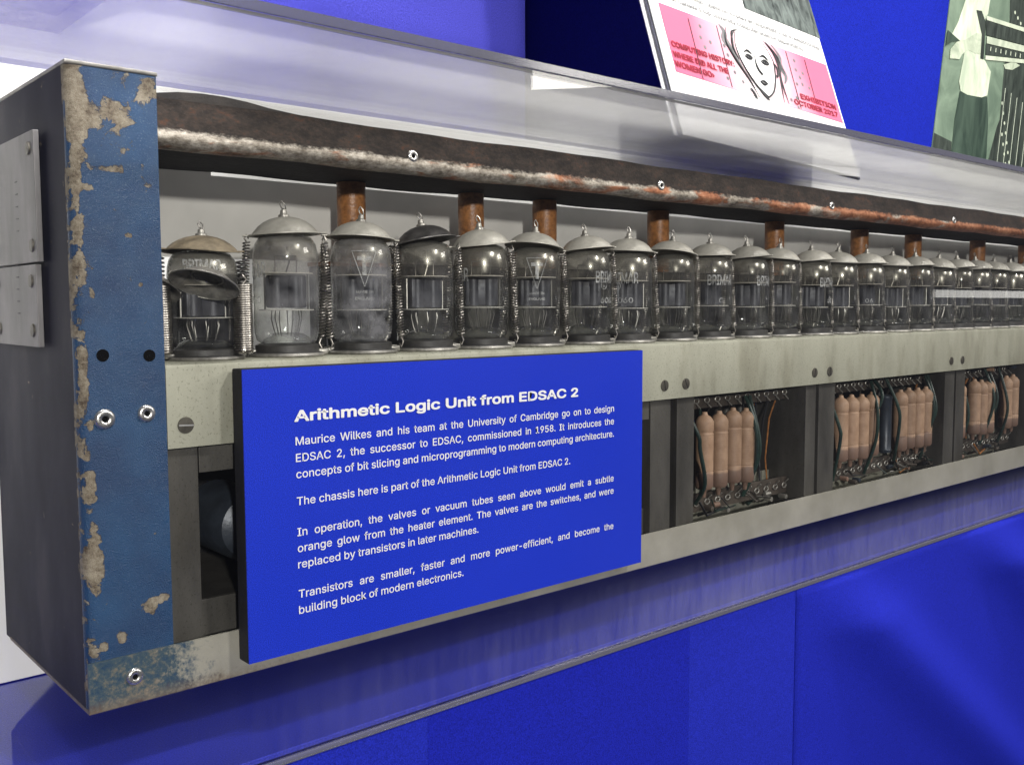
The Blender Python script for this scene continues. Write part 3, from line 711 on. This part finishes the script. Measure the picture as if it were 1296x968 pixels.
def mk_spring(root, s, top=(.0206, .0622), bot=(.0234, .0095), r=.0019, turns=32, wr=.00038):
    b = BM(); tube(b, helix((s*bot[0], 0, bot[1]), (s*top[0], 0, top[1]), r, turns, wr), wr, 5)
    tube(b, [(s*top[0], 0, top[1]), (s*(top[0]+.0012), 0, top[1]+.0015), (s*top[0], 0, top[1]+.004), (s*(top[0]-.0012), 0, top[1]+.0015)], .00045, 6)
    tube(b, [(s*bot[0], 0, bot[1]), (s*(bot[0]+.0013), 0, bot[1]-.003), (s*bot[0], 0, bot[1]-.006), (s*(bot[0]-.001), 0, bot[1]-.004)], .00050, 6)
    return mesh('spring', b, M['spring'], root, smooth=True)
def mk_valve():
    root = thing('vacuum_tube', '-', 'vacuum tube', (0, 0, 0), 'vacuum tubes standing along the deck', False)
    mk_base(root); mk_glass(root); mk_inner(root); mk_cap(root, M['cap']); mk_spring(root, 1); mk_spring(root, -1)
    return root
def kids(o): return [c for c in bpy.data.objects if c.parent == o]
def copy_tree(o, parent=None):
    c = o.copy(); col.objects.link(c); c.parent = parent
    for k in kids(o): copy_tree(k, c)
    return c
def wrapped_text(body, size, sx, phi, zc, bold=0.0, r=.01785):
    bm, w = text_bm(body, size, bold, sx, align='CENTER')
    bmesh.ops.subdivide_edges(bm, edges=[e for e in bm.edges if abs(e.verts[0].co.x-e.verts[1].co.x) > .0012], cuts=2)
    for v in bm.verts:
        a = phi + v.co.x/r; v.co = Vector((r*math.cos(a), r*math.sin(a), zc+v.co.z))
    return bm
def triangle(phi, zc, r=.01785):
    bm = BM(); pts = [(-.0070, .0092), (.0070, .0092), (0, -.0108)]
    for a, c in zip(pts, pts[1:]+pts[:1]):
        seg = [(a[0]+(c[0]-a[0])*k/8, a[1]+(c[1]-a[1])*k/8) for k in range(9)]
        tube(bm, [(r*math.cos(phi+x/r), r*math.sin(phi+x/r), zc+z) for x, z in seg], .00024, 5)
    for x0, x1, z0, z1 in ((-.0040, .0040, .0040, .0062), (-.0011, .0011, -.0044, .0040)):
        vs = [bm.verts.new((r*math.cos(phi+x/r), r*math.sin(phi+x/r), zc+z)) for x, z in ((x0, z0), ((x0+x1)/2, z0), (x1, z0), (x1, z1), ((x0+x1)/2, z1), (x0, z1))]
        bm.faces.new(vs)
    return bm
YV = .037
XS = [.2579, .3060, .3518, .3955, .4425, .4917, .5345, .5846, .6314, .6811, .7267, .7784, .8200, .8715, .9215, .9700, 1.0170, 1.0630, 1.1080, 1.1535, 1.1990, 1.2440, 1.290, 1.336]
PR = {0: ('BRIMAR', '6060', -72), 1: 'T', 3: ('BRIMAR', '6060', -62), 4: 'T', 5: ('BRIMAR', '6060', 58), 6: ('BRIMAR', '6060', -12), 8: ('BRIMAR', 'C', 30), 9: ('BRIMAR', '', 62), 11: ('BRIMAR', '6E', 60), 13: ('', '06', 10)}
LAB = {0: 'valve under painted reflection haze, with a pale smooth cap, right beside the broken one', 1: 'left one of the two valves printed with a white triangle',
       2: 'dark valve with a tilted cap, just right of the left triangle valve', 3: 'dark valve with a tilted cap, just left of the right triangle valve',
       4: 'right one of the two triangle valves, its cap edge crumpled', 5: 'valve showing tall white letters and 60 at its right side, right of the crumpled cap',
       6: 'valve facing the viewer with tall white letters over the number 060', 7: 'valve with a bent cap rim just past the sign\'s right edge',
       8: 'valve with a faint letter C, second right of the sign\'s right edge', 9: 'plain valve third right of the sign\'s right edge', 10: 'valve with an orange reflection below a brown sleeve, fourth right of the sign'}
ORD = ['fifth', 'sixth', 'seventh', 'eighth', 'ninth', 'tenth', 'eleventh', 'twelfth', 'thirteenth', 'fourteenth', 'fifteenth', 'sixteenth', 'seventeenth']
proto = mk_valve()
VALVES = [proto] + [copy_tree(proto) for _ in XS[1:]]
for i, x in enumerate(XS):
    v = VALVES[i]
    v.location = (x, YV + random.uniform(-.0006, .0006), ZD)
    v['label'] = LAB.get(i) or f'{ORD[i-11]} valve right of the blue sign, in the receding row'
    view = math.atan2(-.45-YV, -x)                         # towards the aisle
    rot = R(-20) if i % 3 else R(-26)
    for k in kids(v):
        nm = k.name.split('.')[0]
        k.rotation_euler[2] = rot + (R(random.uniform(-25, 25)) if nm == 'anode' else 0)
        if nm == 'cap':
            tl = {0: (0, -3), 1: (-2, 3), 2: (-6, -9), 3: (3, -6), 4: (-4, 7), 5: (-3, -5), 6: (0, 2), 7: (-4, 8), 8: (0, -1), 9: (-2, -5)}.get(i, (random.uniform(-4, 4), random.uniform(-6, 6)))
            k.rotation_euler[0] = R(tl[0]); k.rotation_euler[1] = R(tl[1])
            k.location = Vector((0, 0, .067)) - (Matrix.Rotation(k.rotation_euler[2], 3, 'Z') @ Matrix.Rotation(k.rotation_euler[1], 3, 'Y') @ Matrix.Rotation(k.rotation_euler[0], 3, 'X')) @ Vector((0, 0, .067))
            if i in (2,): k.material_slots[0].link = 'OBJECT'; k.material_slots[0].material = M['cap_dark']
        if nm == 'spring':
            k.rotation_euler[0] = R(random.uniform(-2, 2)); k.rotation_euler[1] = R(random.uniform(-1.2, 1.2))
        if nm == 'glass_envelope' and i in (0, 1): k.material_slots[0].link = 'OBJECT'; k.material_slots[0].material = M['painted_haze_glass']
        if nm == 'anode': k.location.z = random.uniform(-.001, .001)
    pr = PR.get(i)
    if pr:
        b = BM()
        if pr == 'T':
            ph = view + R(6); join(b, triangle(ph, .0490))
            join(b, wrapped_text('MADE IN', .0030, 1.1, ph, .0345, .00006)); join(b, wrapped_text('ENGLAND', .0030, 1.1, ph, .0308, .00006))
        else:
            ph = view + R(pr[2])
            if pr[0]: join(b, wrapped_text(pr[0], .0150, .55, ph, .0430, .0002))
            if pr[1]: join(b, wrapped_text(pr[1], .0072, 1.2, ph, .0290, .0001))
            if i in (6, 5):
                rr = .01785; q = ph-R(14)
                tube(b, [(rr*math.cos(q+.0026*math.cos(t)/rr), rr*math.sin(q+.0026*math.cos(t)/rr), .0410+.0026*math.sin(t)) for t in [2*math.pi*k/20 for k in range(20)]], .00018, 5, True)
                join(b, wrapped_text('VA', .0036, .8, q, .0397))
        o = mesh('printed_mark', b, M['print'], v)
# the broken valve beside the post, and the half hidden one behind the post
def broken(x, label, half=False):
    root = thing('vacuum_tube', label, 'vacuum tube', (x, YV, ZD), 'vacuum tubes standing along the deck', False)
    mk_base(root); mk_glass(root); mk_inner(root)
    c = mk_cap(root, M['cap_dirty'], .10)
    # a second cap hangs open-side down across the front
    b = BM(); lathe(b, [(.0004, .0085), (.006, .0080), (.012, .0060), (.0165, .0025), (.0195, .0004), (.0202, -.0002), (.0195, -.0004), (.016, .0014), (.0115, .0048), (.006, .0068), (.0004, .0073)], 36)
    h = mesh('hanging_cap', b, M['cap_dull'], root, smooth=True)
    d = Vector((-x, -.45-YV, 0)).normalized(); s = Vector((-d.y, d.x, 0))
    n = (d*.42 - Vector((0, 0, .86)) + s*(-.27)).normalized()             # open side looks down and forward
    h.rotation_mode = 'QUATERNION'; h.rotation_quaternion = (-n).to_track_quat('Z', 'Y')
    h.scale = (.86, .86, 1.0)
    if not half:
        rb = BM(); tube(rb, [(.0092*math.cos(t), .0092*math.sin(t), .0050) for t in [2*math.pi*q/24 for q in range(24)]], .0007, 6, True); tube(rb, [(.0200*math.cos(t), .0200*math.sin(t), -.0003) for t in [2*math.pi*q/36 for q in range(36)]], .0005, 6, True)
        mesh('rim_wire', rb, M['baserim'], h, smooth=True)
    h.location = d*.0215 + s*.001 + Vector((0, 0, .0455)) if not half else Vector((.0125, -.004, .0430))
    # two close wound springs standing at the sides
    for sg, zt, rr in ((-1, .041, .0038), (1, .046, .0044))[1 if half else 0:]:
        b = BM(); p = d*.008 + s*(.0195*sg)
        tube(b, helix(p+Vector((0, 0, .004)), p+Vector((0, 0, zt)), rr, 30, .0008), .00078, 6)
        tube(b, [p+Vector((0, 0, zt)), p+s*.002+Vector((0, 0, zt+.003)), p+Vector((0, 0, zt+.006)), p-s*.0018+Vector((0, 0, zt+.003))], .0006, 6)
        mesh('spring', b, M['spring'], root, smooth=True)
    b = BM(); p = -d*.012+s*.020; tube(b, helix(p+Vector((0, 0, .006)), p+Vector((0, 0, .062)), .0026, 22, .0006), .0006, 5); mesh('spring', b, M['cap_dark'], root, smooth=True)
    b = BM(); ph = math.atan2(d.y, d.x); join(b, wrapped_text('BRIMAR', .0115, .62, ph, .0545, .0002)); mesh('printed_mark', b, M['print'], root)
    root.scale = (1, 1, .84)
    return root
broken(.2105, 'broken valve with a brown dirty cap and a second cap hanging across its front')
broken(.1668, 'valve half hidden behind the blue end post with a loose hanging cap', True)

# ------------------------------------------------------------------ information sign
SX0, SX1, SZ0, SZ1 = .2132, .5100, -.1808, -.0312
sg = thing('information_sign', 'blue printed sign on a thick black board fixed to the chassis front', 'sign', (.36, 0, SZ0))
b = BM(); box(b, SX0, SX1, .0005, .0108, SZ0, SZ1, .0006); mesh('sign_board', b, M['blackfoam'], sg)
b = BM(); box(b, SX0+.0002, SX1-.0002, .0, .0004, SZ0+.0002, SZ1-.0002); mesh('printed_sheet', b, M['sign'], sg)
b = bold_text('Arithmetic Logic Unit from EDSAC 2', .0106, width=.2045, w=.00046)
b.transform(T((.2417, -.0004, -.0592))); mesh('title_lettering', b, M['paper'], sg, flip=False)
b = BM()
LINES = (('Maurice Wilkes and his team at the University of Cambridge go on to design', -.0716, 1), ('EDSAC 2, the successor to EDSAC, commissioned in 1958. It introduces the', -.0803, 1),
    ('concepts of bit slicing and microprogramming to modern computing architecture.', -.0888, 1), ('The chassis here is part of the Arithmetic Logic Unit from EDSAC 2.', -.1030, 0),
    ('In operation, the valves or vacuum tubes seen above would emit a subtle', -.1192, 1), ('orange glow from the heater element. The valves are the switches, and were', -.1277, 1),
    ('replaced by transistors in later machines.', -.1362, 0), ('Transistors are smaller, faster and more power-efficient, and become the', -.1520, 1), ('building block of modern electronics.', -.1605, 0))
t, nat = text_bm(LINES[2][0], .0082); t.free()
for body, z, just in LINES:
    t, w = text_bm(body, .0082, .00005, .239/nat, width=.239 if just else None, justify=bool(just)); t.transform(T((.2418, -.0004, z))); join(b, t)
mesh('body_lettering', b, M['paper'], sg, flip=False)

# ------------------------------------------------------------------ poster standing on the case
LEAN = R(-20)
pm = T((.819, .098, .1395)) @ Matrix.Rotation(LEAN, 4, 'X')
po = thing('exhibition_poster', 'white exhibition poster with a pink banner leaning in a clear holder on the case', 'poster', (.819, .098, .1395), world_built=False)
po.rotation_euler = (LEAN, R(2.5), 0)
PW = .147
def pp(name, bm, mat, **k): return mesh(name, bm, mat, po, **k)
b = BM(); box(b, -PW, PW, .0006, .0016, .001, .42); pp('sheet', b, M['paper'])
b = BM(); box(b, -PW-.002, PW+.003, .0026, .0048, 0, .43, .0004); pp('holder_back', b, M['acrylic_edge'])
b = BM(); box(b, -PW-.0055, PW+.005, .0056, .0066, .002, .425); pp('second_sheet', b, M['paper'])
b = BM(); box(b, -.134, .144, .0002, .0005, .0645, .1345); pp('banner', b, M['pink'])
def ptext(body, size, x, z, mat, width=None, name='lettering', bold=.0003):
    t = bold_text(body, size, width=width, w=bold); t.transform(T((x, -.0003, z))); return t
b = BM()
for s, x, z, wd in (('COMPUTING HISTORY:', -.1306, .0905, .092), ('WHERE DID ALL THE', -.1320, .0798, .0800), ('WOMEN GO\u203a', -.1330, .0700, .0560), ('EXHIBITION', .0700, .0785, .0665), ('OCTOBER 2017', .0545, .0695, .0815)):
    join(b, ptext(s, .0112, x, z, None, wd, bold=.0005))
pp('banner_lettering', b, M['red_ink'], flip=False)
b = BM()
for s, x, z, wd in (('two of Canada\u2019s top university computer science departments', -.130, .1415, .2330), ('a Canadian, went on to play an important role in establishing', -.1060, .1515, .2440), ('first women; bright', -.130, .1615, .085)):
    join(b, ptext(s, .0092, x, z, None, wd, bold=.00015))
pp('body_lettering', b, M['grey_paper'], flip=False)
b = BM(); box(b, .010, .149, .0002, .0005, .168, .30); pp('crowd_picture', b, M['crowd'])
# line drawing of a face
def fz(z): return .066 + (z-.055)*.80
b = BM()
def stroke(pts, r=.0006):
    v = [Vector((x, -.0006, fz(z))) for x, z in pts]; out = []
    for i in range(len(v)-1):
        p0, p1, p2, p3 = v[max(i-1, 0)], v[i], v[i+1], v[min(i+2, len(v)-1)]
        for k in range(6):
            t = k/6; out.append(.5*((2*p1)+(-p0+p2)*t+(2*p0-5*p1+4*p2-p3)*t*t+(-p0+3*p1-3*p2+p3)*t**3))
    out.append(v[-1]); n = len(out)
    tube(b, out, [max(.25, math.sin(math.pi*(i+.5)/n))*r for i in range(n)], 5)
CX = .004
b2 = BM(); prism(b2, [(x, fz(z)) for x, z in [(CX-.024, .138), (CX-.030, .12), (CX-.026, .09), (CX-.012, .068), (CX+.002, .058), (CX+.014, .066), (CX+.026, .088), (CX+.030, .115), (CX+.024, .136), (CX, .1405)]], .00005, .00018); pp('drawing_paper', b2, M['paper'])
for s in ([(-.026, .138), (-.031, .118), (-.027, .094), (-.014, .070), (.0, .058), (.004, .057), (.016, .068), (.026, .090), (.030, .114), (.020, .136)],
          [(-.026, .140), (-.034, .128), (-.036, .112), (-.031, .098)], [(-.040, .140), (-.046, .118), (-.036, .095), (-.022, .072), (-.014, .052)], [(-.020, .143), (-.032, .136), (-.034, .12)],
          [(.020, .143), (.034, .128), (.038, .108), (.034, .084), (.030, .056)], [(.026, .140), (.041, .120), (.036, .09), (.038, .056)], [(.030, .112), (.034, .104), (.031, .092), (.028, .094)],
          [(-.020, .112), (-.013, .1165), (-.006, .113)], [(-.020, .107), (-.014, .1105), (-.008, .107), (-.014, .1050), (-.020, .107)], [(.006, .113), (.014, .1165), (.021, .112)], [(.007, .107), (.013, .1105), (.020, .107), (.013, .105), (.007, .107)],
          [(-.002, .113), (-.003, .100), (-.001, .092), (.003, .088), (.001, .086)], [(-.004, .0765), (.001, .0785), (.005, .0775), (.009, .0765)], [(-.004, .0765), (.002, .0735), (.009, .0765)], [(-.010, .066), (-.004, .058), (.004, .052)], [(-.024, .062), (-.018, .048)]):
    stroke([(CX+x, z) for x, z in s], .0011)
for x in (-.014, .013): tube(b, [(CX+x+.002*math.cos(t), -.0006, fz(.1075)+.0018*math.sin(t)) for t in [2*math.pi*k/10 for k in range(10)]], .0007, 5, True)
for x, z0, z1 in ((-.096, .065, .128), (-.052, .066, .132), (.064, .066, .132), (.098, .085, .130)): tube(b, [(x, -.0002, z0), (x+.0015, -.0002, z1)], .0004, 5)
pp('face_drawing', b, M['ink'])
b = BM()
for s in ([(-.050, .142), (-.044, .132), (-.048, .12), (-.038, .108)], [(.036, .140), (.046, .126), (.042, .112), (.048, .098), (.042, .086)], [(-.044, .126), (-.036, .100), (-.026, .080)], [(.040, .125), (.046, .10)]):
    stroke([(CX+x, z) for x, z in s], .0042)
for v in b.verts: v.co.y = max(-.00005, min(v.co.y, .0002))
pp('hair_shading', b, M['grey_paper'])
b = BM()
for x, z in ((-.078, .128), (-.082, .112), (-.068, .110), (-.079, .100), (-.046, .112), (-.044, .10), (-.040, .078), (-.030, .068), (-.055, .066), (.062, .070), (.070, .092), (.078, .128), (.076, .114), (.088, .112), (.080, .104), (.081, .094), (.093, .092), (.050, .064), (-.020, .060), (.060, .056)):
    lathe(b, [(.0021, -.00010), (.0019, .00010), (.0001, .00012)], 10, (x, 0, fz(z)), 'Y')
pp('punch_dots', b, M['grey_paper'])

# ------------------------------------------------------------------ old photograph on the right board
ph = thing('photograph_print', 'old black and white photograph of a person in a white shirt holding equipment', 'photograph', (1.3335, .2035, .195), world_built=False)
ph.rotation_euler = (0, R(11.0), 0)
b = BM(); box(b, 0, .42, 0, .0012, -.01, .42); mesh('sheet', b, M['ph_wall'], ph)
def flat(name, poly, mat, lvl=1):
    b = BM(); prism(b, poly, -.0003*lvl, -.0003*(lvl-1)-.00002); return mesh(name, b, mat, ph)
flat('printed_floor', [(.0005, .0), (.0005, .042), (.054, .046), (.060, .0)], M['ph_rack'], 1)
flat('printed_rack', [(.160, .0), (.190, .110), (.197, .124), (.191, .202), (.190, .278), (.183, .307), (.19, .42), (.42, .42), (.42, .0)], M['ph_rack'], 1)
flat('printed_trousers', [(.058, .0), (.054, .078), (.059, .121), (.146, .142), (.158, .111), (.176, .0)], M['ph_trouser'], 2)
flat('printed_shirt', [(.043, .250), (.029, .211), (.016, .189), (.041, .187), (.059, .180), (.053, .133), (.061, .122), (.083, .124), (.127, .135), (.145, .144), (.147, .181), (.126, .189), (.111, .192), (.102, .235), (.116, .258), (.118, .300), (.060, .300)], M['ph_shirt'], 3)
flat('printed_arm', [(.017, .154), (.016, .167), (.031, .183), (.058, .197), (.086, .217), (.106, .222), (.113, .195), (.089, .188), (.067, .185), (.051, .172), (.045, .163)], M['ph_skin'], 4)
flat('printed_cuff', [(.001, .166), (.002, .189), (.041, .188), (.019, .179)], M['ph_trouser'], 4)
flat('printed_frame', [(.078, .248), (.094, .253), (.110, .243), (.118, .189), (.108, .187), (.103, .222)], M['ph_rack'], 5)
flat('printed_bar', [(.109, .252), (.400, .324), (.400, .317), (.113, .247)], M['ph_light'], 5)
flat('printed_bar', [(.120, .225), (.400, .298), (.400, .289), (.122, .215)], M['ph_light'], 5)
flat('printed_bar', [(.123, .197), (.400, .285), (.400, .279), (.124, .191)], M['ph_light'], 5)
flat('printed_panel', [(.111, .246), (.400, .316), (.400, .299), (.118, .226)], M['ph_rack'], 4)
flat('printed_panel', [(.121, .214), (.400, .288), (.400, .286), (.124, .198)], M['ph_rack'], 4)
flat('printed_hand', [(.186, .206), (.220, .223), (.243, .225), (.218, .209), (.194, .202)], M['ph_skin'], 3)
b = BM()
for i in range(3):
    for k in range(8):
        x = .198+.008*k+.020*i*.6; z = .150-.013*k-.045*i
        if z > .002: lathe(b, [(.0028, 0), (.0001, .0001)], 8, (x, -.0004, z), 'Y')
for i in range(8): tube(b, [(.205+i*.022, -.0004, .002), (.203+i*.022, -.0004, .175)], .0005, 5)
for i in range(7): box(b, .135+i*.017, .1375+i*.017, -.0017, -.0015, .2085+.0045*i, .2150+.0045*i)
for i in range(4): lathe(b, [(.0028, 0), (.0001, .0001)], 8, (.205+.012*i, -.0004, .295-.004*i), 'Y')
mesh('printed_lights', b, M['ph_light'], ph)
